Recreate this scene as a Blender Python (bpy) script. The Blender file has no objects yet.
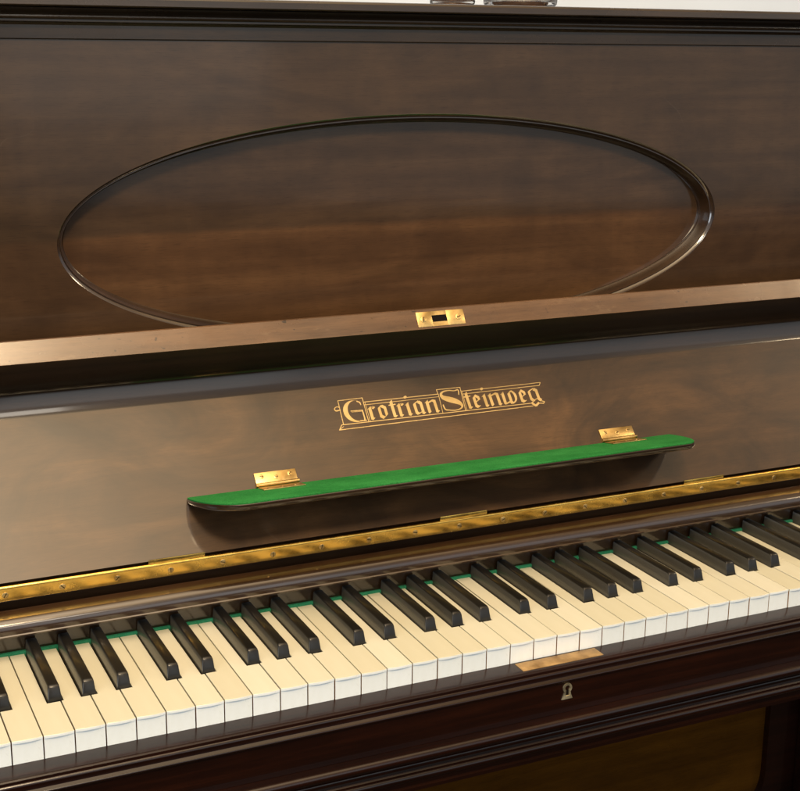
import bpy, bmesh, math, random
import numpy as np
from mathutils import Matrix, Vector
random.seed(7)
S = 0.001                                   # everything is drawn in millimetres, z = 0 at the white key tops
scene = bpy.context.scene
COL = scene.collection
FLOOR = -735.0
XL, XR = -737.0, 643.0                      # outside faces of the case
CX = -47.0

# ------------------------------------------------------------------ materials
def node_mat(name):
    m = bpy.data.materials.new(name); m.use_nodes = True
    nt = m.node_tree; b = nt.nodes['Principled BSDF']
    return m, nt, b

def N(nt, kind, **kw):
    n = nt.nodes.new(kind)
    for k, v in kw.items():
        if k in n.inputs.keys(): n.inputs[k].default_value = v
        else: setattr(n, k, v)
    return n

def ramp(nt, stops):
    r = nt.nodes.new('ShaderNodeValToRGB')
    e = r.color_ramp.elements
    while len(e) < len(stops): e.new(0.5)
    for i, (p, c) in enumerate(stops):
        e[i].position = p; e[i].color = (*c, 1) if len(c) == 3 else c
    return r

def mapped(nt, scale, rot=(0, 0, 0), loc=(0, 0, 0)):
    tc = N(nt, 'ShaderNodeTexCoord'); mp = N(nt, 'ShaderNodeMapping')
    mp.inputs['Scale'].default_value = scale; mp.inputs['Rotation'].default_value = rot; mp.inputs['Location'].default_value = loc
    nt.links.new(tc.outputs['Object'], mp.inputs['Vector'])
    return mp

def mix(nt, fac, a, b, blend='MIX'):
    n = nt.nodes.new('ShaderNodeMix'); n.data_type = 'RGBA'; n.blend_type = blend
    for sock, v in ((n.inputs[0], fac), (n.inputs[6], a), (n.inputs[7], b)):
        if hasattr(v, 'is_linked'): nt.links.new(v, sock)
        elif isinstance(v, (int, float)): sock.default_value = v
        else: sock.default_value = (*v, 1)
    return n.outputs[2]

def wood(name, lo, mid, hi, grain=(1.2, 60, 60), figure=None, fig=0.9, scratch=0.0, joint=None, blotch=(1.6, 9, 9), blotch_amp=1.0, rough=0.36, coat=0.8, coat_rough=0.10, wear=0.0, wear_col=(0.3, 0.2, 0.12), ior=1.5, wave=0.012, spec=0.2, coat_ior=1.5):
    m, nt, b = node_mat(name); L = nt.links.new
    mp = mapped(nt, grain)
    n1 = N(nt, 'ShaderNodeTexNoise', Scale=1.0, Detail=8.0, Roughness=0.62, Distortion=0.5); L(mp.outputs[0], n1.inputs['Vector'])
    mp2 = mapped(nt, blotch, rot=(0, 0.05, 0))
    n2 = N(nt, 'ShaderNodeTexNoise', Scale=1.6, Detail=5.0, Roughness=0.6, Distortion=1.6); L(mp2.outputs[0], n2.inputs['Vector'])
    r1 = ramp(nt, [(0.28, lo), (0.5, mid), (0.74, hi)]); L(n1.outputs['Fac'], r1.inputs[0])
    r2 = ramp(nt, [(0.32, tuple(1 - blotch_amp * v for v in (0.26, 0.28, 0.30))), (0.68, tuple(1 + blotch_amp * v for v in (0.22, 0.20, 0.18)))]); L(n2.outputs['Fac'], r2.inputs[0])
    col = mix(nt, 1.0, r1.outputs[0], r2.outputs[0], 'MULTIPLY')
    if figure:                                   # cross figure of the veneer: short streaks at right angles to the grain
        mp3 = mapped(nt, figure, rot=(0, 0.12, 0))
        n3 = N(nt, 'ShaderNodeTexNoise', Scale=1.0, Detail=5.0, Roughness=0.6, Distortion=1.2); L(mp3.outputs[0], n3.inputs['Vector'])
        r3 = ramp(nt, [(0.35, (0.78, 0.77, 0.76)), (0.65, (1.16, 1.15, 1.14))]); L(n3.outputs['Fac'], r3.inputs[0])
        col = mix(nt, fig, col, r3.outputs[0], 'MULTIPLY')
    mpm = mapped(nt, (5, 9, 9)); nm = N(nt, 'ShaderNodeTexNoise', Scale=3.0, Detail=6.0, Roughness=0.7); L(mpm.outputs[0], nm.inputs['Vector'])
    rm = ramp(nt, [(0.3, (0.86, 0.86, 0.87)), (0.7, (1.12, 1.12, 1.11))]); L(nm.outputs['Fac'], rm.inputs[0])
    col = mix(nt, 1.0, col, rm.outputs[0], 'MULTIPLY')
    mpp = mapped(nt, (70, 1500, 1500)); npo = N(nt, 'ShaderNodeTexNoise', Scale=1.0, Detail=2.0); L(mpp.outputs[0], npo.inputs['Vector'])
    rp = ramp(nt, [(0.33, (0.70, 0.68, 0.66)), (0.45, (1, 1, 1))]); L(npo.outputs['Fac'], rp.inputs[0])
    col = mix(nt, 0.8, col, rp.outputs[0], 'MULTIPLY')
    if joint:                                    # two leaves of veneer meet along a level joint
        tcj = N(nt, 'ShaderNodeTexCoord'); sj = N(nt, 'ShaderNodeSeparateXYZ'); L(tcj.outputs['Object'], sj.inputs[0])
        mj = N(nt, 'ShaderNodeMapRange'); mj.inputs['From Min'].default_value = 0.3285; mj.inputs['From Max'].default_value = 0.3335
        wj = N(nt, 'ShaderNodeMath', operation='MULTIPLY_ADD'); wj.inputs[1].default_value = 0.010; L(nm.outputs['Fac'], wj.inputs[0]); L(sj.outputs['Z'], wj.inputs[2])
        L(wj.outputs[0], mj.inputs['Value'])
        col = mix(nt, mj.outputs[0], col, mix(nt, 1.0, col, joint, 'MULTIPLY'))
    if wear:
        n4 = N(nt, 'ShaderNodeTexNoise', Scale=55.0, Detail=7.0, Roughness=0.75)
        mpw = mapped(nt, (0.35, 1, 1)); L(mpw.outputs[0], n4.inputs['Vector'])
        r4 = ramp(nt, [(0.62 - wear * 0.1, (0, 0, 0)), (0.86 - wear * 0.1, (1, 1, 1))]); L(n4.outputs['Fac'], r4.inputs[0])
        col = mix(nt, r4.outputs[0], col, wear_col)
    if scratch:                                  # hairline scratches in the lacquer
        mps = mapped(nt, (7, 7, 11), rot=(0.3, 0.5, 0.2)); ns = N(nt, 'ShaderNodeTexNoise', Scale=1.0, Detail=1.0, Distortion=0.6); L(mps.outputs[0], ns.inputs['Vector'])
        ds = N(nt, 'ShaderNodeMath', operation='SUBTRACT'); ds.inputs[1].default_value = 0.5; L(ns.outputs['Fac'], ds.inputs[0])
        ab = N(nt, 'ShaderNodeMath', operation='ABSOLUTE'); L(ds.outputs[0], ab.inputs[0])
        rs = ramp(nt, [(0.0, (1, 1, 1)), (0.0035, (0, 0, 0))]); L(ab.outputs[0], rs.inputs[0])
        mpk = mapped(nt, (13, 13, 13), loc=(3, 1, 2)); nk = N(nt, 'ShaderNodeTexNoise', Scale=1.0, Detail=2.0); L(mpk.outputs[0], nk.inputs['Vector'])
        rk = ramp(nt, [(0.58, (0, 0, 0)), (0.70, (scratch, scratch, scratch))]); L(nk.outputs['Fac'], rk.inputs[0])
        col = mix(nt, mix(nt, 1.0, rs.outputs[0], rk.outputs[0], 'MULTIPLY'), col, (0.20, 0.165, 0.13))
    if wear:                                     # small dark dents
        mpd = mapped(nt, (120, 240, 240)); nd = N(nt, 'ShaderNodeTexNoise', Scale=1.0, Detail=1.0); L(mpd.outputs[0], nd.inputs['Vector'])
        rd = ramp(nt, [(0.725, (1, 1, 1)), (0.75, (0.25, 0.22, 0.2))]); L(nd.outputs['Fac'], rd.inputs[0])
        col = mix(nt, 1.0, col, rd.outputs[0], 'MULTIPLY')
    L(col, b.inputs['Base Color'])
    # dust and hand marks: the gloss is uneven
    n5 = N(nt, 'ShaderNodeTexNoise', Scale=9.0, Detail=6.0, Roughness=0.65)
    mp5 = mapped(nt, (1, 1, 1)); L(mp5.outputs[0], n5.inputs['Vector'])
    r5 = ramp(nt, [(0.3, (coat_rough * 0.75,) * 3), (0.75, (coat_rough * 1.5,) * 3)]); L(n5.outputs['Fac'], r5.inputs[0])
    L(r5.outputs[0], b.inputs['Coat Roughness'])
    b.inputs['Roughness'].default_value = rough
    b.inputs['IOR'].default_value = ior; b.inputs['Specular IOR Level'].default_value = spec
    b.inputs['Coat Weight'].default_value = coat
    b.inputs['Coat IOR'].default_value = coat_ior
    # lacquer that has sunk a little into the grain
    mp6 = mapped(nt, (2.5, 26, 26))
    n6 = N(nt, 'ShaderNodeTexNoise', Scale=1.0, Detail=3.0, Roughness=0.5); L(mp6.outputs[0], n6.inputs['Vector'])
    bp = N(nt, 'ShaderNodeBump', Strength=wave * 10, Distance=0.0006); L(n6.outputs['Fac'], bp.inputs['Height'])
    L(bp.outputs[0], b.inputs['Normal']); L(bp.outputs[0], b.inputs['Coat Normal'])
    return m

def metal(name, col, rough=0.25, wavy=0.0, tarnish=0.5, dark=None, wscale=(14, 30, 30)):
    m, nt, b = node_mat(name); L = nt.links.new
    mp = mapped(nt, (1, 1, 1))
    n = N(nt, 'ShaderNodeTexNoise', Scale=60.0, Detail=6.0, Roughness=0.65); L(mp.outputs[0], n.inputs['Vector'])
    d = dark or tuple(c * 0.55 for c in col)
    r = ramp(nt, [(0.35, d), (0.35 + tarnish * 0.5, col)]); L(n.outputs['Fac'], r.inputs[0])
    L(r.outputs[0], b.inputs['Base Color'])
    b.inputs['Metallic'].default_value = 1.0
    r2 = ramp(nt, [(0.3, (rough * 0.8,) * 3), (0.8, (rough * 1.5,) * 3)]); L(n.outputs['Fac'], r2.inputs[0])
    L(r2.outputs[0], b.inputs['Roughness'])
    if wavy:
        mp2 = mapped(nt, wscale)
        n2 = N(nt, 'ShaderNodeTexNoise', Scale=1.6, Detail=1.5); L(mp2.outputs[0], n2.inputs['Vector'])
        bp = N(nt, 'ShaderNodeBump', Strength=1.0, Distance=wavy); L(n2.outputs['Fac'], bp.inputs['Height'])
        L(bp.outputs[0], b.inputs['Normal'])
    return m

def felt(name, col, hi):
    m, nt, b = node_mat(name); L = nt.links.new
    mp = mapped(nt, (1, 1, 1))
    n = N(nt, 'ShaderNodeTexNoise', Scale=900.0, Detail=4.0, Roughness=0.7); L(mp.outputs[0], n.inputs['Vector'])
    n2 = N(nt, 'ShaderNodeTexNoise', Scale=26.0, Detail=5.0, Roughness=0.6); L(mp.outputs[0], n2.inputs['Vector'])
    r = ramp(nt, [(0.32, col), (0.68, hi)]); L(n2.outputs['Fac'], r.inputs[0])
    r3 = ramp(nt, [(0.35, (0.62, 0.64, 0.62)), (0.65, (1.25, 1.22, 1.22))]); L(n.outputs['Fac'], r3.inputs[0])
    L(mix(nt, 1.0, r.outputs[0], r3.outputs[0], 'MULTIPLY'), b.inputs['Base Color'])
    b.inputs['Roughness'].default_value = 0.95
    b.inputs['Specular IOR Level'].default_value = 0.1
    b.inputs['Sheen Weight'].default_value = 0.25
    b.inputs['Sheen Tint'].default_value = (*hi, 1)
    bp = N(nt, 'ShaderNodeBump', Strength=0.5, Distance=0.0003); L(n.outputs['Fac'], bp.inputs['Height']); L(bp.outputs[0], b.inputs['Normal'])
    return m

def key_mat(name, a, c, rough, coat=0.0):
    m, nt, b = node_mat(name); L = nt.links.new
    oi = N(nt, 'ShaderNodeObjectInfo')
    tint = ramp(nt, [(0, a), (1, c)]); L(oi.outputs['Random'], tint.inputs[0])
    mp = mapped(nt, (120, 9, 60))
    n = N(nt, 'ShaderNodeTexNoise', Scale=1.0, Detail=5.0, Roughness=0.6); L(mp.outputs[0], n.inputs['Vector'])
    r = ramp(nt, [(0.3, (0.955, 0.95, 0.93)), (0.7, (1, 1, 1))]); L(n.outputs['Fac'], r.inputs[0])
    L(mix(nt, 1.0, tint.outputs[0], r.outputs[0], 'MULTIPLY'), b.inputs['Base Color'])
    r2 = ramp(nt, [(0.3, (rough * 0.8,) * 3), (0.8, (rough * 1.3,) * 3)]); L(n.outputs['Fac'], r2.inputs[0])
    L(r2.outputs[0], b.inputs['Roughness'])
    b.inputs['Coat Weight'].default_value = coat; b.inputs['Coat Roughness'].default_value = 0.14
    if 'ebony' in name: b.inputs['Specular IOR Level'].default_value = 0.3
    return m

def plain(name, col, rough=0.6, noise=0.1, scale=40, spec=0.5):
    m, nt, b = node_mat(name); L = nt.links.new
    mp = mapped(nt, (1, 1, 1))
    n = N(nt, 'ShaderNodeTexNoise', Scale=float(scale), Detail=5.0); L(mp.outputs[0], n.inputs['Vector'])
    r = ramp(nt, [(0.3, tuple(x * (1 - noise) for x in col)), (0.7, tuple(min(1, x * (1 + noise)) for x in col))]); L(n.outputs['Fac'], r.inputs[0])
    L(r.outputs[0], b.inputs['Base Color']); b.inputs['Roughness'].default_value = rough
    b.inputs['Specular IOR Level'].default_value = spec
    return m

M = {}
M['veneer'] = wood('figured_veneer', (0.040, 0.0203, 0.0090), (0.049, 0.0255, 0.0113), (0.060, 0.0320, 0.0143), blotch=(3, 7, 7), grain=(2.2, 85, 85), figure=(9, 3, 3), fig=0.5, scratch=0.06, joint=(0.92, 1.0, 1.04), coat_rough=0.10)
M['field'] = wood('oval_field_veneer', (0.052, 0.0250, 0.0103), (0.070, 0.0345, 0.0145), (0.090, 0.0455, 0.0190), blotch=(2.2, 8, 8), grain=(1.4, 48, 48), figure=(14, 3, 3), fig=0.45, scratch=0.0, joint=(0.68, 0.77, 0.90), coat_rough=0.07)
M['fall'] = wood('fallboard_veneer', (0.020, 0.0092, 0.0030), (0.040, 0.0190, 0.0062), (0.072, 0.0355, 0.0125), grain=(2.2, 30, 30), figure=(6, 7, 7), scratch=0.06, blotch=(3.5, 8, 8), blotch_amp=2.4, coat_rough=0.085, coat_ior=1.62, spec=0.3, rough=0.42)
M['trim'] = wood('dark_trim', (0.012, 0.006, 0.0026), (0.020, 0.010, 0.0044), (0.032, 0.016, 0.007), coat=1.0, coat_rough=0.10)
M['trim_soft'] = wood('lid_trim', (0.014, 0.008, 0.004), (0.024, 0.014, 0.0066), (0.036, 0.021, 0.010), coat=0.8, coat_rough=0.24)
M['moulding'] = wood('oval_moulding_wood', (0.014, 0.007, 0.003), (0.024, 0.012, 0.005), (0.036, 0.018, 0.008), coat=1.0, coat_rough=0.10, coat_ior=1.9)
M['lip'] = wood('lip_inside', (0.010, 0.005, 0.002), (0.018, 0.009, 0.0036), (0.028, 0.0135, 0.0055), coat=0.35, coat_rough=0.36, rough=0.5)
M['edge'] = wood('worn_lip_edge', (0.066, 0.033, 0.0155), (0.104, 0.054, 0.025), (0.15, 0.082, 0.039), grain=(2.5, 60, 60), rough=0.42, coat=1.0, coat_rough=0.24, wear=0.15, wear_col=(0.20, 0.13, 0.07))
M['rail'] = wood('rail_mahogany', (0.018, 0.0085, 0.0035), (0.031, 0.015, 0.0064), (0.046, 0.022, 0.0095), coat=1.0, coat_rough=0.13, coat_ior=1.7)
M['slip'] = wood('slip_mahogany', (0.005, 0.0011, 0.0004), (0.0105, 0.0024, 0.0008), (0.021, 0.0050, 0.0017), grain=(3, 90, 90), coat=0.55, coat_rough=0.11)
M['lower'] = wood('lower_panel_veneer', (0.050, 0.0185, 0.0010), (0.064, 0.0245, 0.0015), (0.080, 0.032, 0.0022), coat=0.1, coat_rough=0.3, rough=0.7, spec=0.05)
M['ivory'] = key_mat('ivory', (0.57, 0.555, 0.435), (0.65, 0.645, 0.55), 0.33)
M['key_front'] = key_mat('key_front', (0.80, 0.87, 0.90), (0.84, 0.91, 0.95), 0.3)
M['key_wood'] = plain('key_wood', (0.35, 0.2, 0.09), 0.7)
M['ebony'] = key_mat('ebony', (0.005, 0.0046, 0.0040), (0.009, 0.0082, 0.0070), 0.35, coat=0.3)
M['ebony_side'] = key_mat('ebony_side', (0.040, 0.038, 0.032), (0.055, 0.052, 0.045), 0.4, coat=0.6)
M['brass'] = metal('brass', (0.70, 0.50, 0.21), 0.34, tarnish=0.6, dark=(0.46, 0.31, 0.12))
M['hinge'] = metal('hinge_brass', (0.88, 0.57, 0.14), 0.22, wavy=0.0006, wscale=(20, 7, 7), tarnish=0.5, dark=(0.70, 0.42, 0.09))
M['screw'] = metal('screw_brass', (0.70, 0.49, 0.20), 0.3, dark=(0.45, 0.29, 0.1))
M['bronze'] = metal('slip_plate_brass', (0.62, 0.43, 0.21), 0.5, tarnish=0.6, dark=(0.36, 0.21, 0.08))
M['nickel'] = metal('escutcheon_metal', (0.78, 0.70, 0.48), 0.5, dark=(0.56, 0.47, 0.29))
M['gold'] = metal('gold_leaf', (0.74, 0.56, 0.29), 0.5, tarnish=0.9, dark=(0.52, 0.38, 0.17))
M['felt'] = felt('green_felt', (0.014, 0.140, 0.030), (0.030, 0.215, 0.052))
M['keyfelt'] = felt('name_board_felt', (0.016, 0.15, 0.085), (0.03, 0.23, 0.13))
M['dark'] = plain('dark_cavity', (0.006, 0.004, 0.003), 0.8, spec=0.1)
M['wall'] = plain('wall_paint', (0.68, 0.78, 0.93), 0.9, 0.02, 8)
M['floor'] = plain('dark_carpet', (0.020, 0.016, 0.013), 0.95, 0.3, 300, spec=0.1)
M['wax'] = plain('brown_wax', (0.13, 0.055, 0.018), 0.5)
g, nt, b = node_mat('clear_glass'); b.inputs['Transmission Weight'].default_value = 1.0; b.inputs['Roughness'].default_value = 0.02; b.inputs['IOR'].default_value = 1.48
M['glass'] = g

# ------------------------------------------------------------------ object helpers
def tag(o, label=None, cat=None, group=None, kind=None):
    if label: o['label'] = label
    if cat: o['category'] = cat
    if group: o['group'] = group
    if kind: o['kind'] = kind
    return o

def world_loc(o):
    v = Vector(o.location)
    return v

def link(o, parent=None):
    COL.objects.link(o)
    if parent is not None:
        o.parent = parent
        off = Vector((0, 0, 0)); p = parent
        while p is not None: off += Vector(p.location); p = p.parent
        o.matrix_parent_inverse = Matrix.Translation(-off) if parent.parent is None else Matrix.Identity(4)
    return o

def finish(me, mats, angle=32):
    for mt in (mats if isinstance(mats, (list, tuple)) else [mats]): me.materials.append(mt)
    me.polygons.foreach_set('use_smooth', [True] * len(me.polygons))
    me.update()
    me.set_sharp_from_angle(angle=math.radians(angle))
    return me

def obj(name, bm, mats, parent=None, angle=32, scale=S):
    bmesh.ops.recalc_face_normals(bm, faces=bm.faces)
    for v in bm.verts: v.co *= scale
    me = bpy.data.meshes.new(name); bm.to_mesh(me); bm.free()
    finish(me, mats, angle)
    return link(bpy.data.objects.new(name, me), parent)

def prism_x(bm, prof, x0, x1, mi=0):
    """closed (y,z) profile pulled from x0 to x1"""
    a = [bm.verts.new((x0, y, z)) for y, z in prof]; c = [bm.verts.new((x1, y, z)) for y, z in prof]
    n = len(prof); fs = []
    for i in range(n):
        fs.append(bm.faces.new((a[i], a[(i + 1) % n], c[(i + 1) % n], c[i])))
    fs.append(bm.faces.new(a[::-1])); fs.append(bm.faces.new(c))
    for f in fs: f.material_index = mi
    return fs

def box(bm, x0, x1, y0, y1, z0, z1, bev=0.0, seg=2, mi=0):
    vs = [bm.verts.new(p) for p in ((x0, y0, z0), (x1, y0, z0), (x1, y1, z0), (x0, y1, z0), (x0, y0, z1), (x1, y0, z1), (x1, y1, z1), (x0, y1, z1))]
    fs = [bm.faces.new([vs[i] for i in q]) for q in ((0, 3, 2, 1), (4, 5, 6, 7), (0, 1, 5, 4), (1, 2, 6, 5), (2, 3, 7, 6), (3, 0, 4, 7))]
    for f in fs: f.material_index = mi
    if bev:
        es = list({e for f in fs for e in f.edges})
        bmesh.ops.bevel(bm, geom=es, offset=bev, segments=seg, affect='EDGES', profile=0.5)

def arc(cy, cz, r, a0, a1, n=10, rz=None):
    rz = rz or r
    return [(cy + r * math.cos(math.radians(a0 + (a1 - a0) * i / n)), cz + rz * math.sin(math.radians(a0 + (a1 - a0) * i / n))) for i in range(n + 1)]

def lathe(bm, prof, cx, cy, seg=64, mi=0):
    """prof: (r,z) from axis to axis"""
    rings = []
    for r, z in prof:
        if r < 1e-6: rings.append([bm.verts.new((cx, cy, z))])
        else: rings.append([bm.verts.new((cx + r * math.cos(2 * math.pi * k / seg), cy + r * math.sin(2 * math.pi * k / seg), z)) for k in range(seg)])
    for A, B in zip(rings, rings[1:]):
        for k in range(seg):
            k2 = (k + 1) % seg
            if len(A) == 1: f = bm.faces.new((A[0], B[k], B[k2]))
            elif len(B) == 1: f = bm.faces.new((A[k], B[0], A[k2]))
            else: f = bm.faces.new((A[k], B[k], B[k2], A[k2]))
            f.material_index = mi

# frame of the open fallboard: s runs up its face, n stands off the face towards the player
TH = math.radians(42.0)
P0 = (162.0, 64.0)
T = (math.sin(TH), math.cos(TH)); NN = (-math.cos(TH), math.sin(TH))
def fb(s, n): return (P0[0] + s * T[0] + n * NN[0], P0[1] + s * T[1] + n * NN[1])
def fb3(x, s, n): y, z = fb(s, n); return (x, y, z)

def oriented(bm, fn, x0, x1, a0, a1, n0, n1, bev=0.4):
    """box in a tilted frame fn(x,a,n)"""
    tmp = bmesh.new(); box(tmp, x0, x1, a0, a1, n0, n1, bev, 2)
    vm = {}
    for v in tmp.verts: vm[v.index if False else v] = bm.verts.new(fn(*v.co))
    for f in tmp.faces:
        nf = bm.faces.new([vm[v] for v in f.verts]); nf.material_index = f.material_index
    tmp.free()

def screw_head(bm, fn, x, a, n, r=2.6, h=0.7, slot=0.0, seg=20):
    """low domed slotted screw head standing on n in the frame fn"""
    rings = []
    for k, (rr, hh) in enumerate(((1.0, 0), (0.96, 0.45), (0.8, 0.8), (0.45, 1.0))):
        rings.append([bm.verts.new(fn(x + r * rr * math.cos(2 * math.pi * i / seg), a + r * rr * math.sin(2 * math.pi * i / seg), n + h * hh)) for i in range(seg)])
    for A, B in zip(rings, rings[1:]):
        for i in range(seg): bm.faces.new((A[i], A[(i + 1) % seg], B[(i + 1) % seg], B[i]))
    bm.faces.new(rings[-1])
    # slot, a thin dark bar standing a hair proud
    c, s_ = math.cos(slot), math.sin(slot); l, w = r * 0.8, r * 0.13
    q = [bm.verts.new(fn(x + dx * c - dy * s_, a + dx * s_ + dy * c, n + h + 0.06)) for dx, dy in ((-l, -w), (l, -w), (l, w), (-l, w))]
    f = bm.faces.new(q); f.material_index = 1

# ------------------------------------------------------------------ the piano
root = bpy.data.objects.new('upright_piano', None); COL.objects.link(root)
root.location = (CX * S, 0.3, FLOOR * S)
tag(root, 'dark brown upright piano with its fallboard open, standing against a pale wall', 'piano')

# --- keys: 85 notes from A to A; x = 0 is the joint between E and F near the middle
P = 23.5
BO = {'C': 0.905, 'D': 2.14, 'F': 3.82, 'G': 4.96, 'A': 6.15}          # black key centres in white-key units from C
IDX = {'C': 0, 'D': 1, 'E': 2, 'F': 3, 'G': 4, 'A': 5, 'B': 6}
KL, HEAD, BW, GAP = 152.0, 52.0, 11.0, 0.55
def white_mesh(letter, blacks):
    i = IDX[letter]
    x0, x1 = 0.5, P - 0.5
    t0, t1 = x0, x1
    for c in blacks:
        cx = (c - i) * P
        if cx < P / 2 and cx + BW / 2 > 0 and cx < 8: t0 = cx + BW / 2 + 1.1
        if cx > P / 2 and cx - BW / 2 < P: t1 = cx - BW / 2 - 1.1
    bm = bmesh.new()
    nf = 8
    def outline(front, ins=0.0):
        pts = [(x0 + ins + (x1 - x0 - 2 * ins) * k / nf, front - 0.9 * (1 - (2 * k / nf - 1) ** 2)) for k in range(nf + 1)]
        pts += [(x1 - ins, HEAD)]
        if t1 < x1: pts += [(t1 - ins, HEAD)]
        pts += [(t1 - ins, KL), (t0 + ins, KL)]
        if t0 > x0: pts += [(t0 + ins, HEAD)]
        pts += [(x0 + ins, HEAD)]
        return pts
    def loop(pts, z): return [bm.verts.new((x, y, z)) for x, y in pts]
    # ivory covering 2.2 mm with softened edge, overhanging the front
    o = outline(0.9); l0 = loop(o, -2.2); l1 = loop(o, -0.3); l2 = loop(outline(1.15, 0.2), 0.0)
    n = len(o)
    for A, B in ((l0, l1), (l1, l2)):
        for k in range(n): bm.faces.new((A[k], A[(k + 1) % n], B[(k + 1) % n], B[k])).material_index = 1 if (k < nf and A is l0) else 0
    bm.faces.new(l2).material_index = 0
    bm.faces.new(l0[::-1]).material_index = 0
    # body below
    def body_out():
        pts = [(x0, 1.3), (x1, 1.3), (x1, HEAD)]
        if t1 < x1: pts += [(t1, HEAD)]
        pts += [(t1, KL), (t0, KL)]
        if t0 > x0: pts += [(t0, HEAD)]
        pts += [(x0, HEAD)]
        return pts
    bo = body_out(); a = loop(bo, -24.0); c = loop(bo, -2.25); n = len(bo)
    for k in range(n):
        f = bm.faces.new((a[k], a[(k + 1) % n], c[(k + 1) % n], c[k])); f.material_index = 1 if k == 0 else 2
    bm.faces.new(a[::-1]).material_index = 2
    bmesh.ops.triangulate(bm, faces=[f for f in bm.faces if len(f.verts) > 4])
    bmesh.ops.recalc_face_normals(bm, faces=bm.faces)
    for v in bm.verts: v.co *= S
    me = bpy.data.meshes.new('white_key'); bm.to_mesh(me); bm.free()
    return finish(me, [M['ivory'], M['key_front'], M['key_wood']], 25)

blk = {k: v for k, v in BO.items()}
near = {'C': ['C'], 'D': ['C', 'D'], 'E': ['D'], 'F': ['F'], 'G': ['F', 'G'], 'A': ['G', 'A'], 'B': ['A']}
WM = {l: white_mesh(l, [BO[n_] for n_ in near[l]]) for l in IDX}

bm = bmesh.new()                     # one sharp key
y0, y1, zt = 53.0, 151.4, 12.4
secs = [(y0, -2.0, 0.6, 5.5, 5.5), (y0 + 0.4, -2.0, 3.0, 5.5, 5.15), (y0 + 2.6, -2.0, zt - 1.6, 5.5, 4.5), (y0 + 3.6, -2.0, zt - 0.45, 5.5, 4.35), (y0 + 5.4, -2.0, zt, 5.5, 4.3), (y1, -2.0, zt, 5.5, 4.3)]
rings = []
for y, zb, z, wb, wt in secs:
    h = z - zb; c = min(1.1, h * 0.3)
    prof = [(-wb, zb), (-wb + (wb - wt) * 0.93, z - c), (-wt + c * 0.35, z - c * 0.3), (-wt + c, z), (wt - c, z), (wt - c * 0.35, z - c * 0.3), (wb - (wb - wt) * 0.93, z - c), (wb, zb)]
    rings.append([bm.verts.new((x, y, zz)) for x, zz in prof])
for A, B in zip(rings, rings[1:]):
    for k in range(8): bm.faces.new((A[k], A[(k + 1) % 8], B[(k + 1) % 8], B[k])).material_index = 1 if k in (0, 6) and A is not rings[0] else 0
bm.faces.new(rings[0]); bm.faces.new(rings[-1][::-1])
bmesh.ops.recalc_face_normals(bm, faces=bm.faces)
for v in bm.verts: v.co *= S
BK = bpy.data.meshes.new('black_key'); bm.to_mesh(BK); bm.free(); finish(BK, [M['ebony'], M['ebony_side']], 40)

letters = 'ABCDEFG'
K0 = -26                              # leftmost white key (A) in white-key units from the E/F joint
for k in range(50):
    l = letters[k % 7]
    o = bpy.data.objects.new('white_key', WM[l]); link(o, root)
    o.location = ((K0 + k) * P * S, random.uniform(-0.3, 0.3) * S, random.uniform(-0.25, 0.2) * S)
    o.rotation_euler = (random.uniform(-0.0006, 0.0006), 0, 0)
    if l in BO and k < 49:
        o = bpy.data.objects.new('black_key', BK); link(o, root)
        o.location = (((K0 + k - IDX[l]) + BO[l]) * P * S, random.uniform(-0.3, 0.3) * S, random.uniform(-0.25, 0.25) * S)
        o.rotation_euler = (0, 0, random.uniform(-0.002, 0.002))
KX0, KX1 = K0 * P, (K0 + 50) * P

# --- key felt seen behind the keys and the board it lies against
bm = bmesh.new(); box(bm, KX0 - 3, KX1 + 3, 149.9, 153.9, -4, 2.1, 0.5)
obj('key_felt', bm, M['keyfelt'], root)
bm = bmesh.new(); prism_x(bm, [(154, -22), (176, -22), (176, 52), (169, 52), (169, 30), (159.6, 30), (159.6, 20.3), (154, 20.3)], KX0 - 6, KX1 + 6)
obj('name_board', bm, M['rail'], root)
# --- rail in front of the fallboard hinge, with a rounded nose
prof = [(140.6, 20.4), (139.0, 20.8), (138.8, 22.0), (139.7, 22.8), (139.5, 25.6)] + arc(149.7, 25.4, 10.2, 178, 108, 12) + [(157.4, 38.0), (158.8, 37.6), (159.2, 36.0), (159.2, 20.4)]
bm = bmesh.new(); prism_x(bm, prof, KX0 - 6, KX1 + 6)
obj('fallboard_rail', bm, M['rail'], root, 28)

# --- continuous hinge: leaf, knuckle rounding on top, screws
hinge = None
bm = bmesh.new()
prism_x(bm, [(158.4, 46.6), (157.4, 46.6), (157.0, 47.2), (157.0, 57.2)] + arc(159.0, 57.6, 2.0, 180, 40, 6) + [(161, 57.0), (160.5, 46.6)], KX0 - 2, KX1 + 2)
hinge = obj('piano_hinge', bm, M['hinge'], root, 50)
x = -588.0
def hf(x, a, n): return (x, 157.0 - n, a)
while x < KX1 - 10:
    bm = bmesh.new(); screw_head(bm, hf, x, 51.9 + random.uniform(-0.3, 0.3), 0.0, 2.7, 0.55, random.uniform(0, 3.1))
    obj('screw', bm, [M['screw'], M['dark']], hinge)
    x += 47.6 + random.uniform(-0.6, 0.6)
for xc in (-344 - 285, -344, -59.5, 225, 510):
    bm = bmesh.new(); box(bm, xc - 25.5, xc + 25.5, 157.6, 158.7, 57.6, 63.6, 0.4)
    obj('hinge_plate', bm, M['hinge'], hinge)

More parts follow.
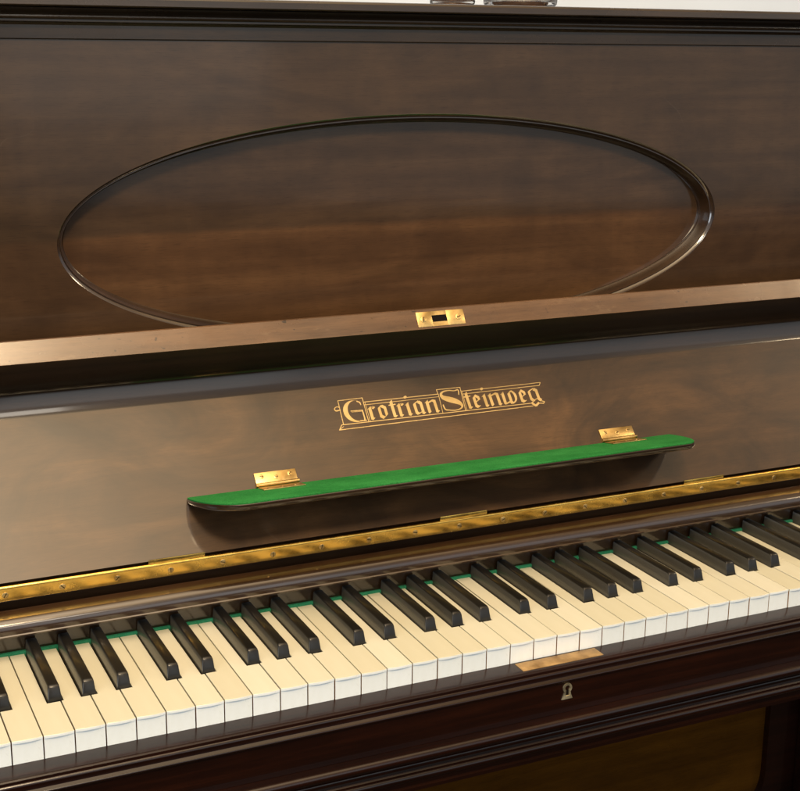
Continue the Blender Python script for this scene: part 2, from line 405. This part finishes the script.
# --- the open fallboard, tilted back, with its lip standing forward
prof = [(-3.0, 0), (149, 0)]
ss, nn_, ang_ = 149.0, 0.0, 13.0
for k in range(24):                   # hollow between the face and the lip: shallow at first, then turning sharply
    d_, L_ = (22.0 / 14, 1.45) if k < 14 else (5.5, 0.62)
    ss += L_ * math.cos(math.radians(ang_ + d_ / 2)); nn_ += L_ * math.sin(math.radians(ang_ + d_ / 2)); ang_ += d_
    prof.append((ss, nn_))
prof += [(169.0, 61.6), (169.5, 62.8), (170.8, 63.0), (189.4, 66.95), (191.2, 65.6), (191.8, 63.0), (191.8, 34)] + arc(161.8, 16, 30, 0, -90, 12) + [(-3.0, -14)]
bm = bmesh.new()
faces = prism_x(bm, [fb(s, n) for s, n in prof], XL + 52, XR - 52)
npf = len(prof)
for i in range(npf):
    s, n = prof[i]; s2, n2 = prof[(i + 1) % npf]
    if i == 0: faces[i].material_index = 0
    elif n > 62.5 and n2 > 62.5: faces[i].material_index = 2
    else: faces[i].material_index = 3 if (s > 165 and n > 11 and n2 > 11) else 1
fall = obj('fallboard', bm, [M['fall'], M['trim'], M['edge'], M['lip']], root, 25)

# lock plate let into the lip edge
LC, LS = math.cos(math.radians(12.0)), math.sin(math.radians(12.0))
def lipf(x, a, n): return fb3(x, 180.1 + a * LC - n * LS, 64.98 + a * LS + n * LC)
bm = bmesh.new()
X0, X1, A0, A1, hx0, hx1, ha0, ha1 = -75.8, -24.0, -8.6, 6.8, -59.4, -43.2, -4.2, 2.6
oriented(bm, lipf, X0, hx0, A0, A1, -0.6, 0.5, 0.15); oriented(bm, lipf, hx1, X1, A0, A1, -0.6, 0.5, 0.15)
oriented(bm, lipf, hx0 - 0.05, hx1 + 0.05, ha1, A1 - 0.02, -0.6, 0.48, 0.0); oriented(bm, lipf, hx0 - 0.05, hx1 + 0.05, A0 + 0.02, ha0, -0.6, 0.48, 0.0)
lp = obj('lock_plate', bm, [M['brass'], M['dark']], fall)
bm = bmesh.new(); oriented(bm, lipf, hx0, hx1, ha0, ha1, 0.05, 0.14, 0.0); obj('lock_slot', bm, M['dark'], fall)
for x_, a_ in ((-69, 1.4), (-30.5, 0.3)):
    bm = bmesh.new(); screw_head(bm, lipf, x_, -0.9, 0.5, 3.1, 0.5, a_); obj('screw', bm, [M['brass'], M['dark']], fall)

# --- gold lettering: drawn with a broad nib on a fine grid, then laid on the fallboard as gold leaf
GX0, GX1, GS0, GS1, PX = -164.0, 80.0, 97.0, 138.0, 0.16
W_, H_ = int((GX1 - GX0) / PX), int((GS1 - GS0) / PX)
ink = np.zeros((H_, W_), bool)
gx = (np.arange(W_) + 0.5) * PX + GX0; gy = (np.arange(H_) + 0.5) * PX + GS0
def hull_fill(pts):
    pts = sorted(set(pts))
    def half(ps):
        h = []
        for p in ps:
            while len(h) > 1 and (h[-1][0] - h[-2][0]) * (p[1] - h[-2][1]) - (h[-1][1] - h[-2][1]) * (p[0] - h[-2][0]) <= 0: h.pop()
            h.append(p)
        return h
    lo, up = half(pts), half(pts[::-1]); poly = lo[:-1] + up[:-1]
    xs = [p[0] for p in poly]; ys = [p[1] for p in poly]
    i0, i1 = max(0, int((min(xs) - GX0) / PX) - 1), min(W_, int((max(xs) - GX0) / PX) + 2)
    j0, j1 = max(0, int((min(ys) - GS0) / PX) - 1), min(H_, int((max(ys) - GS0) / PX) + 2)
    if i1 <= i0 or j1 <= j0: return
    X, Y = np.meshgrid(gx[i0:i1], gy[j0:j1]); ok = np.ones(X.shape, bool)
    for k in range(len(poly)):
        ax, ay = poly[k]; bx, by = poly[(k + 1) % len(poly)]
        ok &= (bx - ax) * (Y - ay) - (by - ay) * (X - ax) >= 0
    ink[j0:j1, i0:i1] |= ok
def nib(pts, w=3.3, ang=38, th=0.35):
    c, s_ = math.cos(math.radians(ang)), math.sin(math.radians(ang))
    w *= 1.18
    cor = [(sx * w / 2 * c - sy * th / 2 * s_, sx * w / 2 * s_ + sy * th / 2 * c) for sx in (-1, 1) for sy in (-1, 1)]
    for p, q in zip(pts, pts[1:]):
        hull_fill([(p[0] + a, p[1] + b_) for a, b_ in cor] + [(q[0] + a, q[1] + b_) for a, b_ in cor])
def brush(pts, closed=False):
    P_ = [np.array(p, float) for p in pts]
    out = []
    for k in range(len(P_) - 1):
        p0 = P_[max(0, k - 1)]; p1 = P_[k]; p2 = P_[k + 1]; p3 = P_[min(len(P_) - 1, k + 2)]
        for t in np.linspace(0, 1, 14, endpoint=False):
            out.append(0.5 * ((2 * p1) + (-p0 + p2) * t + (2 * p0 - 5 * p1 + 4 * p2 - p3) * t * t + (-p0 + 3 * p1 - 3 * p2 + p3) * t ** 3))
    out.append(P_[-1])
    def disc(p): return [(p[0] + p[2] / 2 * math.cos(a), p[1] + p[2] / 2 * math.sin(a)) for a in np.linspace(0, 2 * math.pi, 10, endpoint=False)]
    for p, q in zip(out, out[1:]): hull_fill(disc(p) + disc(q))
def line(pts, w=0.75):
    for p, q in zip(pts, pts[1:]):
        d = [(w / 2 * math.cos(a), w / 2 * math.sin(a)) for a in np.linspace(0, 2 * math.pi, 8, endpoint=False)]
        hull_fill([(p[0] + a, p[1] + b_) for a, b_ in d] + [(q[0] + a, q[1] + b_) for a, b_ in d])
BL, XH = 109.3, 121.8
def stem(x, top=XH, bot=BL, foot=True, head=True, w=3.2):
    nib([(x, top - 0.6), (x, bot + 0.9)], w)
    if head: nib([(x - 1.3, top - 0.9), (x + 0.5, top + 0.3)], w * 0.9)
    if foot: nib([(x - 0.5, bot + 0.5), (x + 1.5, bot - 0.3)], w * 0.85)
def flag(x): nib([(x + 0.6, XH - 1.0), (x + 3.0, XH + 0.6)], 1.4); nib([(x + 3.4, XH - 0.2), (x + 4.7, XH - 1.1)], 2.8)
def let_r(x): stem(x); flag(x)
def let_i(x, dot=True):
    stem(x)
    if dot: brush([(x - 0.5, 128.7, 2.6), (x + 0.7, 129.2, 2.6)])
def let_n(x, d): stem(x, foot=False); nib([(x, BL + 1.2), (x + 0.5, BL - 0.2)], 3.0); nib([(x + 0.8, XH - 1.9), (x + d - 1.6, XH + 0.5)], 1.5, 70); stem(x + d, head=False); nib([(x + d - 1.8, XH + 0.3), (x + d + 0.2, XH - 0.8)], 2.6)
def let_o(x, d):
    nib([(x, XH - 1.2), (x, BL + 1.8), (x + d * 0.45, BL - 0.3)], 3.0); nib([(x + d * 0.5, XH + 0.4), (x + d, XH - 1.8), (x + d, BL + 2.2), (x + d * 0.5, BL)], 2.9); line([(x - 0.6, XH - 1.6), (x + d * 0.5, XH + 1.0)], 0.9)
def let_t(x): nib([(x, 126.3), (x, BL + 0.9)], 3.2); nib([(x - 0.5, BL + 0.5), (x + 1.7, BL - 0.3)], 2.7); line([(x - 3.0, XH + 0.1), (x + 3.8, XH + 0.5)], 1.2)
def let_e(x): nib([(x, XH - 1.0), (x, BL + 1.4), (x + 2.2, BL - 0.1)], 3.1); nib([(x + 1.6, XH + 0.6), (x + 5.0, XH - 1.8), (x + 5.2, XH - 4.2)], 2.6); line([(x, XH - 1.5), (x + 2.4, XH + 1.0)], 0.9); line([(x + 0.6, 114.9), (x + 6.2, 117.6)], 0.9); line([(x + 2.0, BL - 0.5), (x + 4.6, BL + 1.2)], 0.8)
def let_a(x, d):
    nib([(x, XH - 1.2), (x, BL + 1.4), (x + 1.6, BL - 0.2)], 3.0); line([(x - 0.5, XH - 1.6), (x + d - 2.2, XH + 1.4)], 1.1); nib([(x + d - 2.2, XH + 0.5), (x + d, XH - 1.4), (x + d, BL + 0.9)], 3.1); nib([(x + d - 0.4, BL + 0.5), (x + d + 1.5, BL - 0.3)], 2.6); line([(x + 1.6, BL - 0.5), (x + d - 0.8, BL + 1.9)], 0.8)
# capital G in its box
th_ = np.linspace(math.radians(62), math.radians(292), 60)
for a, c in zip(th_, th_[1:]):
    q = []
    for t_ in (a, c):
        q.append((-138.0 + 12.0 * math.cos(t_), 119.6 + 11.9 * math.sin(t_)))
        q.append((-135.4 + 9.7 * math.cos(t_), 119.9 + 11.2 * math.sin(t_)))
    hull_fill(q)
brush([(-133.0, 130.0, 1.0), (-130.4, 128.6, 1.4), (-129.9, 125.8, 0.8)])
line([(-142.0, 120.2), (-129.6, 119.8)], 0.9); line([(-141.5, 119.0), (-130.6, 118.8)], 0.5)
brush([(-130.0, 119.8, 1.2), (-129.9, 113, 1.3), (-130.2, 109.2, 1.6)]); brush([(-134.6, 108.6, 1.4), (-131.4, 108.4, 1.0), (-128.9, 108.6, 1.2)])
let_r(-121.8); let_o(-112.0, 6.2); let_t(-97.6); let_r(-90.6); let_i(-80.9); let_a(-73.4, 7.2); let_n(-59.2, 8.4)
# capital S
brush([(-21.6, 125.4, 1.0), (-20.9, 130.6, 1.2), (-25.5, 130.2, 1.0), (-31.5, 131.2, 1.2), (-38.0, 130.4, 1.6), (-41.2, 127.6, 2.8), (-39.6, 123.8, 4.8), (-33.6, 121.0, 6.4), (-27.4, 118.4, 6.0), (-22.9, 115.0, 3.8), (-22.2, 111.6, 2.0), (-25.6, 109.2, 1.2), (-31.5, 108.4, 1.0), (-37.6, 109.3, 1.1), (-41.6, 110.6, 1.6), (-42.4, 115.6, 1.2)])
let_t(-13.6); let_e(-6.2); let_i(5.7); let_n(12.3, 8.6)
x = 27.3; nib([(x, XH - 0.8), (x, BL + 0.9)], 3.2); nib([(x - 1.2, XH - 0.9), (x + 0.5, XH + 0.3)], 2.8); nib([(x, BL + 0.8), (x + 1.0, BL - 0.2)], 2.6)
nib([(34.6, XH - 0.6), (34.6, BL + 1.0), (35.6, BL - 0.2)], 3.2); nib([(x + 0.9, BL - 0.1), (33.8, BL + 1.9)], 1.3, 110)
brush([(35.4, XH - 0.4, 1.0), (38.4, XH + 0.8, 2.0), (40.9, XH - 2.6, 2.7), (41.2, 115.0, 2.7), (39.8, 111.4, 1.8), (36.2, BL - 0.6, 1.0)])
let_e(47.4)
nib([(58.4, XH - 1.2), (58.4, 111.4), (60.0, 109.6)], 3.0); line([(58.0, XH - 1.6), (64.6, XH + 1.3)], 1.1); nib([(64.8, XH + 0.4), (67.2, XH - 1.4), (67.2, 110.6), (69.2, 108.6)], 3.1)
line([(60.0, 109.4), (66.4, 111.4)], 0.8); nib([(57.6, 106.4), (60.8, 103.0)], 2.2, 42); nib([(60.8, 103.0), (65.6, 106.2)], 1.8, 120); line([(57.4, 107.0), (61.8, 109.2)], 1.0); line([(65.6, 105.6), (70.6, 104.8), (72.4, 106.6), (69.4, 107.8)], 1.0)
# ruled frame
line([(-152.4, 132.9), (-126.3, 133.2), (-126.9, 106.4)]); line([(-152.4, 132.9), (-153.6, 106.6)]); line([(-124.8, 128.3), (-125.2, 106.5)], 0.5)
line([(-44.5, 133.5), (-17.7, 133.3), (-19.9, 106.7)]); line([(-44.5, 133.5), (-44.2, 128.4)]); line([(-43.9, 128.4), (-45.6, 106.7)], 0.6); line([(-16.9, 128.8), (-18.2, 106.8)], 0.5)
line([(-126.2, 128.4), (-44.4, 128.4)]); line([(-126.2, 125.3), (-44.6, 125.4)], 0.55); line([(-17.4, 128.9), (75.4, 129.1), (73.0, 125.8), (-17.4, 125.5)], 0.65)
line([(-159.2, 101.4), (-155.6, 106.5), (57.0, 106.5)], 0.7); line([(-159.2, 101.4), (57.4, 103.2)], 0.75); line([(-159.6, 101.2), (-154.0, 104.6)], 0.5)
brush([(-152.8, 122.6, 1.0), (-157.2, 122.2, 1.3), (-158.2, 124.6, 0.9), (-155.4, 126.4, 0.8), (-152.9, 125.6, 0.8)])
bm = bmesh.new()
for j in range(H_):
    row = ink[j]; d = np.flatnonzero(np.diff(np.concatenate(([0], row.astype(np.int8), [0]))))
    for a, c in zip(d[::2], d[1::2]):
        xa, xb, sa, sb = GX0 + a * PX, GX0 + c * PX, GS0 + j * PX, GS0 + (j + 1) * PX
        bm.faces.new([bm.verts.new(fb3(x_, s_, 0.12)) for x_, s_ in ((xa, sa), (xb, sa), (xb, sb), (xa, sb))])
lt = obj('gold_lettering', bm, M['gold'], fall)

# --- music ledge hinged on the fallboard, folded out level, felt on top
LB = fb(51.5, 0.0); LW = 71.0; LX0, LX1 = -323.0, 206.5
BE = math.radians(10.4)
def lf(x, a, h):                      # a runs out from the fallboard, h stands up from the felt side
    return (x, LB[0] - a * math.cos(BE) + h * math.sin(BE), LB[1] + a * math.sin(BE) + h * math.cos(BE))
def ledge_outline(ins=0.0, nn=14, back=0.6):
    cr = 38.0; pts = [(LX1 - ins, back)]
    c2 = 28.0; pts += [(LX1 - c2 + (c2 - ins) * math.cos(math.radians(a)), 5 + (LW - 5 - ins) * math.sin(math.radians(a))) for a in np.linspace(0, 90, nn + 1)]
    pts += [(LX0 + cr - (cr - ins) * math.cos(math.radians(a)), 5 + (LW - 5 - ins) * math.sin(math.radians(a))) for a in np.linspace(90, 0, nn + 1)]
    pts += [(LX0 + ins, back)]
    return pts
def plate_stack(layers, mats, name, parent, mi=None, angle=35):
    bm = bmesh.new(); loops = [[bm.verts.new(lf(x, a, h)) for x, a in ledge_outline(i_, back=b_)] for i_, h, b_ in layers]
    for k, (A, B) in enumerate(zip(loops, loops[1:])):
        n = len(A)
        for i in range(n): bm.faces.new((A[i], A[(i + 1) % n], B[(i + 1) % n], B[i]))
    bm.faces.new(loops[0]); bm.faces.new(loops[-1])
    return obj(name, bm, mats, parent, angle)
ledge = plate_stack([(7.0, -7.5, 7.5), (3.0, -6.6, 6.6), (0.8, -4.6, 4.8), (0.0, -2.8, 3.0), (0.0, -1.4, 1.6), (0.5, -0.9, 1.1)], M['trim'], 'music_ledge', root)
plate_stack([(0.9, -0.88, 1.2), (0.75, 0.2, 0.9), (1.6, 0.75, 0.9)], M['felt'], 'ledge_felt', ledge)
def topf(x, a, n): return lf(x, a, 0.75 + n)
for xc in (-235.0, 143.0):
    bm = bmesh.new()
    oriented(bm, fb3, xc - 20.5, xc + 20.5, 55.5, 67.0, 0.05, 1.3, 0.35)
    oriented(bm, topf, xc - 20.5, xc + 20.5, 2.5, 19.5, 0.0, 1.0, 0.3)
    c0 = fb(54.2, 1.4)
    prism_x(bm, [(c0[0] + 2.0 * math.cos(a), c0[1] + 2.0 * math.sin(a)) for a in np.linspace(0, 2 * math.pi, 12, endpoint=False)], xc - 21.2, xc + 21.2)
    h = obj('ledge_hinge', bm, M['brass'], ledge, 40)
    for dx in (-14, 0, 14):
        bm = bmesh.new(); screw_head(bm, fb3, xc + dx, 61.8 + (0.8 if dx else -0.6), 1.3, 2.3, 0.4, random.uniform(0, 3)); obj('screw', bm, [M['brass'], M['dark']], ledge)
        bm = bmesh.new(); screw_head(bm, topf, xc + dx * 0.9, 12.0, 1.0, 2.1, 0.35, random.uniform(0, 3)); obj('screw', bm, [M['brass'], M['dark']], ledge)

# --- key slip, keybed front mouldings
prof = [(26, -19.2), (-19.0, -19.0), (-20.6, -19.4), (-21.4, -20.4)] + arc(-20.2, -25.2, 2.8, 120, 200, 5) + [(-23.4, -28.4), (-25.6, -29.6)] + arc(-24.8, -31.0, 1.5, 110, 230, 5) + [(-24.4, -33.0), (-24.2, -62.0), (26, -62.0)]
bm = bmesh.new(); prism_x(bm, prof, KX0 - 60, KX1 + 60)
slip = obj('key_slip', bm, M['slip'], root, 30)
prof = [(150, -62.2), (-24.0, -62.2), (-31.0, -62.6)] + arc(-31.5, -67.0, 4.4, 90, 250, 10) + [(-31.0, -73.0)] + arc(-27.0, -76.6, 3.4, 150, 240, 6) + [(-27.0, -82.0), (-28.5, -83.4)] + arc(-29.0, -87.0, 3.4, 100, 255, 8) + [(-27.2, -92.0), (-27.2, -96.2), (-29.2, -97.2), (-29.2, -100.4), (-25, -101.5), (150, -101.5), (225, -101.5), (225, -62.2)]
bm = bmesh.new(); prism_x(bm, prof, XL + 6, XR - 6)
obj('keybed', bm, M['slip'], root, 30)
bm = bmesh.new(); box(bm, KX0 - 60, KX1 + 60, 26, 225, -62, -25); obj('key_frame', bm, M['dark'], root)
# bronze strike plate on the slip
bm = bmesh.new(); box(bm, -90.5, -9.0, -16.4, -1.2, -19.4, -18.55, 0.3); obj('slip_plate', bm, M['bronze'], slip)
# keyhole escutcheon: a ring that follows the keyhole
def keyhole(rx, rz, top, wb, bot, flare, n=22):
    pts = []
    a0 = math.radians(-50)
    for i in range(n + 1):
        a = a0 + (math.pi * 2 - (math.pi / 2 + 2 * a0) - 0 + 0) * 0
    for i in range(n + 1):
        a = math.radians(-48 + (276) * i / n)
        pts.append((rx * math.cos(a), top + rz * math.sin(a)))
    pts += [(-wb, top - (top - bot) * 0.62), (-flare, bot), (flare, bot), (wb, top - (top - bot) * 0.62)]
    return pts
ko = keyhole(4.7, 4.7, -38.6, 3.9, -49.2, 5.6); ki = keyhole(2.2, 2.2, -38.6, 1.35, -45.6, 1.8)
bm = bmesh.new(); yb, yf = -24.1, -25.3; kx = -50.6
rows = []
for pts, y in ((ko, yb), ([(a * 0.95, (b_ + 42) * 0.96 - 42) for a, b_ in ko], yf), ([(a * 1.12, (b_ + 40.5) * 1.08 - 40.5) for a, b_ in ki], yf), (ki, yb)):
    rows.append([bm.verts.new((kx + a, y, b_)) for a, b_ in pts])
for A, B in zip(rows, rows[1:]):
    n = len(A)
    for i in range(n): bm.faces.new((A[i], A[(i + 1) % n], B[(i + 1) % n], B[i]))
obj('keyhole_escutcheon', bm, M['nickel'], slip, 50)
bm = bmesh.new(); bm.faces.new([bm.verts.new((kx + a, -24.35, b_)) for a, b_ in ki]); obj('keyhole', bm, M['dark'], slip)

# --- upper panel: frame with an oval opening, moulding, recessed field
EX, EZ, EA, EB = -44.0, 322.0, 364.0, 113.0
FY = 292.0
NE = 160
bm = bmesh.new()
x0, x1, z0, z1 = XL + 58, XR - 58, 30.0, 503.0
def ell(k, da=0.0): a = 2 * math.pi * k / NE; return EX + (EA + da) * math.cos(a), EZ + (EB + da) * math.sin(a)
def rectpt(k):
    a = 2 * math.pi * k / NE; c, s_ = math.cos(a), math.sin(a)
    dx = (x1 - EX) if c > 0 else (EX - x0); dz = (z1 - EZ) if s_ > 0 else (EZ - z0)
    # follow the oval's parameter so the quads stay even
    t = min(dx / max(1e-6, abs(EA * c)), dz / max(1e-6, abs(EB * s_)))
    return EX + EA * c * t, EZ + EB * s_ * t
inner = [bm.verts.new((ell(k)[0], FY, ell(k)[1])) for k in range(NE)]
outer = [bm.verts.new((rectpt(k)[0], FY, rectpt(k)[1])) for k in range(NE)]
corners = []
for k in range(NE):
    k2 = (k + 1) % NE
    p, q = outer[k].co, outer[k2].co
    bm.faces.new((inner[k], inner[k2], outer[k2], outer[k]))
    for cxx in (x0, x1):
        for czz in (z0, z1):
            if {round(p.x, 3) == round(cxx, 3), round(q.x, 3) == round(cxx, 3)} == {True, False} and {round(p.z, 3) == round(czz, 3), round(q.z, 3) == round(czz, 3)} == {True, False}:
                bm.faces.new((outer[k], outer[k2], bm.verts.new((cxx, FY, czz))))
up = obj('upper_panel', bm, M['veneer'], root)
prof = [(0.5, 0.3), (0.0, 1.3), (-1.2, 1.9), (-2.6, 3.0), (-3.3, 3.6), (-3.6, 3.2), (-4.4, 3.2), (-4.8, 4.6), (-5.6, 10.0), (-6.8, 15.0), (-8.4, 18.8), (-9.8, 20.4)]
bm = bmesh.new(); rr = [[bm.verts.new((ell(k, w)[0], FY + d, ell(k, w)[1])) for k in range(NE)] for w, d in prof]
for A, B in zip(rr, rr[1:]):
    for k in range(NE): bm.faces.new((A[k], A[(k + 1) % NE], B[(k + 1) % NE], B[k]))
obj('oval_moulding', bm, M['moulding'], up, 30)
bm = bmesh.new(); bm.faces.new([bm.verts.new((ell(k, -8.6)[0], FY + 20.0, ell(k, -8.6)[1])) for k in range(NE)])
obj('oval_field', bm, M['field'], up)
# cornice above the panel and the lid
prof = [(FY + 20, 502.4), (FY - 1.2, 502.4), (FY - 2.2, 503.4), (FY - 2.2, 514.6), (FY - 4, 516.6), (FY - 9.0, 517.6), (FY - 9.0, 519.4)] + arc(FY - 9.6, 521.6, 2.2, 270, 90, 6)[1:] + [(FY - 8.0, 524.4), (FY - 9.5, 526.0), (FY - 14, 529.0), (FY + 20, 529.0)]
bm = bmesh.new(); prism_x(bm, prof, XL + 52, XR - 52)
obj('cornice', bm, M['trim_soft'], root, 28)
prof = [(FY - 19.0, 529.6), (FY - 23.0, 530.2), (FY - 24.0, 531.2), (FY - 23.4, 536.6)] + arc(FY - 19.6, 535.6, 3.8, 165, 90, 6, 3.4) + [(610, 539.0), (610, 529.6)]
bm = bmesh.new(); prism_x(bm, prof, XL - 14, XR + 14)
obj('lid', bm, M['trim_soft'], root, 28)

# --- case sides, arms, lower board and stiles
for sx, a, c in ((0, XL, XL + 50), (1, XR - 50, XR)):
    prof = [(600, FLOOR), (600, 528.8), (FY - 16, 528.8), (FY - 14, 260), (FY - 6, 120)] + arc(170, 66, 60, 70, 100, 4) + [(40, 112), (0, 96), (-16, 60), (-22, 10), (-24, -62), (-24, -101), (120, -101), (190, -160), (218, -260), (218, FLOOR)]
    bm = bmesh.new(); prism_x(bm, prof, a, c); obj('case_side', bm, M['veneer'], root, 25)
for a, c in ((XL + 52, KX0 - 3), (KX1 + 3, XR - 52)):
    bm = bmesh.new(); box(bm, a, c, -16, 146, -18, 26, 3.0, 3); obj('key_block', bm, M['rail'], root)
bm = bmesh.new(); box(bm, XL + 50, XR - 50, 585, 600, FLOOR + 40, 528); obj('back_board', bm, M['dark'], root)
LY = 236.0
bm = bmesh.new()
def rrect(x0, x1, z0, z1, r, n=8):
    out = []
    for cx, cz, a0 in ((x1 - r, z1 - r, 0), (x0 + r, z1 - r, 90), (x0 + r, z0 + r, 180), (x1 - r, z0 + r, 270)):
        out += [(cx + r * math.cos(math.radians(a0 + 90 * i / n)), cz + r * math.sin(math.radians(a0 + 90 * i / n))) for i in range(n + 1)]
    return out
ri = rrect(-500, 404, -420, -118, 60); ro = rrect(XL + 51, XR - 51, FLOOR + 2, -102, 1.0)
A = [bm.verts.new((x, LY - 8, z)) for x, z in ro]; B = [bm.verts.new((x, LY - 8, z)) for x, z in rrect(-500.6, 404.6, -420.6, -117.4, 60)]; Cc = [bm.verts.new((x, LY, z)) for x, z in ri]
for U, V in ((A, B), (B, Cc)):
    n = len(U)
    for i in range(n): bm.faces.new((U[i], U[(i + 1) % n], V[(i + 1) % n], V[i]))
lo = obj('lower_panel', bm, M['slip'], root, 30)
bm = bmesh.new(); bm.faces.new([bm.verts.new((x, LY + 0.3, z)) for x, z in rrect(-504, 408, -424, -114, 62)]); obj('lower_field', bm, M['lower'], lo)
bm = bmesh.new(); box(bm, 449, XR - 51, 208, LY - 8.2, FLOOR + 2, -102, 2.0, 3); obj('stile', bm, M['slip'], root)
bm = bmesh.new(); box(bm, XL + 51, -543, 208, LY - 8.2, FLOOR + 2, -102, 2.0, 3); obj('stile', bm, M['slip'], root)

# ------------------------------------------------------------------ glasses on the lid
def glass(xc, r, h, label, fill):
    e = bpy.data.objects.new('glass_holder', None); COL.objects.link(e); e.location = (xc * S, 0.372, 0.5391)
    tag(e, label, 'glass', 'glass holders on the piano lid')
    z0 = 539.1
    bm = bmesh.new()
    lathe(bm, [(0, z0), (r * 0.80, z0), (r * 0.90, z0 + 1.2), (r * 0.96, z0 + 4), (r, z0 + 16), (r, z0 + h), (r - 1.2, z0 + h + 1), (r - 2.6, z0 + h), (r - 2.6, z0 + 16), (r * 0.8, z0 + 7.0), (0, z0 + 6.2)], xc, 372)
    obj('bowl', bm, M['glass'], e, 40)
    bm = bmesh.new()
    lathe(bm, [(0, z0 + 1.1), (r * fill, z0 + 1.1), (r * fill + 0.4, z0 + 2.0), (r * fill, z0 + 4.6), (0, z0 + 4.6)], xc, 372)
    return e, bm
e, bm = glass(27, 24.5, 60, 'narrower clear glass holder with a brown base, left one on the piano lid', 0.62); obj('brown_base', bm, M['wax'], e)
e, bm = glass(108, 40.5, 70, 'wider clear glass holder with a brown centre, right one on the piano lid', 0.5); obj('brown_base', bm, M['wax'], e)

# ------------------------------------------------------------------ setting
bm = bmesh.new(); bm.faces.new([bm.verts.new(p) for p in ((-4000, 660, FLOOR), (5000, 660, FLOOR), (5000, 660, 1900), (-4000, 660, 1900))])
tag(obj('wall', bm, M['wall']), 'pale off white wall behind the piano', 'wall', kind='structure')
bm = bmesh.new(); bm.faces.new([bm.verts.new(p) for p in ((-5000, -7000, FLOOR), (7000, -7000, FLOOR), (7000, 660, FLOOR), (-5000, 660, FLOOR))])
tag(obj('floor', bm, M['floor']), 'dark floor under the piano', 'floor', kind='structure')

# ------------------------------------------------------------------ light: warm ceiling lamps, added cool fill areas behind the viewer
def area(name, loc, target, sx, sy, power, col):
    d = bpy.data.lights.new(name, 'AREA'); d.shape = 'RECTANGLE'; d.size = sx; d.size_y = sy; d.energy = power; d.color = col
    o = bpy.data.objects.new(name, d); COL.objects.link(o); o.location = loc
    o.rotation_euler = (Vector(target) - Vector(loc)).to_track_quat('-Z', 'Y').to_euler()
    return o
WARM = (1.0, 0.76, 0.47)
area('ceiling_lamp', (-0.40, -1.24, 1.80), (-0.45, 0.2, 0.2), 0.34, 0.30, 32, WARM)
area('ceiling_lamp', (2.55, -1.30, 1.80), (0.3, 0.2, 0.2), 0.35, 0.35, 16, WARM)
area('front_lamp', (-0.15, -1.95, 1.62), (-0.2, 0.0, 0.0), 0.45, 0.35, 4, (1.0, 0.90, 0.76))
# light thrown on the ceiling: a pool that fades outwards and gets warmer
for sz in (1.2, 1.6, 2.0, 2.4, 2.8, 3.2, 3.7):
    t = (sz - 1.2) / 2.5
    o = area('ceiling_glow', (-0.62, -0.42, 2.05 + sz * 0.01), (-0.62, -0.42, 0), sz, sz * 0.8, 2.15 * sz ** 1.4, (1.0, 0.84 - 0.14 * t, 0.64 - 0.26 * t)); o.data.shape = 'ELLIPSE'
o = area('ceiling_glow', (1.90, -0.60, 2.12), (1.90, -0.60, 0), 5.0, 1.9, 9.0, (1.0, 0.66, 0.33)); o.data.shape = 'ELLIPSE'
area('fill_light', (2.2, -3.6, 0.95), (0.3, 0.3, 0.3), 4.4, 2.3, 14, (0.84, 0.95, 1.0))  # added broad softbox, gives the upper panel its grey reflection
area('fill_light', (0.50, -3.55, 1.05), (-0.2, 0.3, 0.4), 1.3, 1.7, 3.5, (0.94, 0.96, 0.94))  # smaller softbox, added to brighten the upper panel's left side
area('fill_light', (-2.7, -2.3, 0.75), (-0.1, 0.0, 0.1), 1.8, 1.5, 42, (0.88, 0.95, 1.0))  # cool area added at front left to lift key fronts and black key sides

w = bpy.data.worlds.new('World'); scene.world = w; w.use_nodes = True
wn = w.node_tree; bg = wn.nodes['Background']          # the dim room: dark floor side, paler ceiling side
tc = wn.nodes.new('ShaderNodeTexCoord'); sp = wn.nodes.new('ShaderNodeSeparateXYZ'); wn.links.new(tc.outputs['Generated'], sp.inputs[0])
mr = wn.nodes.new('ShaderNodeMapRange'); mr.inputs['From Min'].default_value = -1; mr.inputs['From Max'].default_value = 1
wn.links.new(sp.outputs['Z'], mr.inputs['Value'])
rw = ramp(wn, [(0.36, (0.012, 0.011, 0.010)), (0.49, (0.07, 0.07, 0.07)), (0.56, (0.34, 0.35, 0.37)), (0.72, (0.44, 0.44, 0.45)), (0.90, (0.22, 0.15, 0.085))])
wn.links.new(mr.outputs[0], rw.inputs[0]); wn.links.new(rw.outputs[0], bg.inputs['Color']); bg.inputs['Strength'].default_value = 1.0

# ------------------------------------------------------------------ camera (solved from the key joints)
wv = np.array([1.7944580232065976, -0.3899616400543595, 0.31642300038686255]); th0 = np.linalg.norm(wv); k_ = wv / th0
Kx = np.array([[0, -k_[2], k_[1]], [k_[2], 0, -k_[0]], [-k_[1], k_[0], 0]])
R = np.eye(3) + math.sin(th0) * Kx + (1 - math.cos(th0)) * Kx @ Kx
cam = bpy.data.cameras.new('camera'); co = bpy.data.objects.new('camera', cam); COL.objects.link(co)
mw = Matrix([[R[0][i], -R[1][i], -R[2][i], v] for i, v in enumerate((-0.64765, -0.94814, 0.50525))] + [[0, 0, 0, 1]])
co.matrix_world = mw
cam.sensor_fit = 'HORIZONTAL'; cam.sensor_width = 36; cam.lens = 1369.57 / 800 * 36; cam.clip_start = 0.01; cam.clip_end = 100
scene.camera = co
scene.view_settings.view_transform = 'Standard'; scene.view_settings.look = 'None'; scene.view_settings.exposure = 0.0; scene.view_settings.gamma = 1.0
scene.cycles.max_bounces = 8
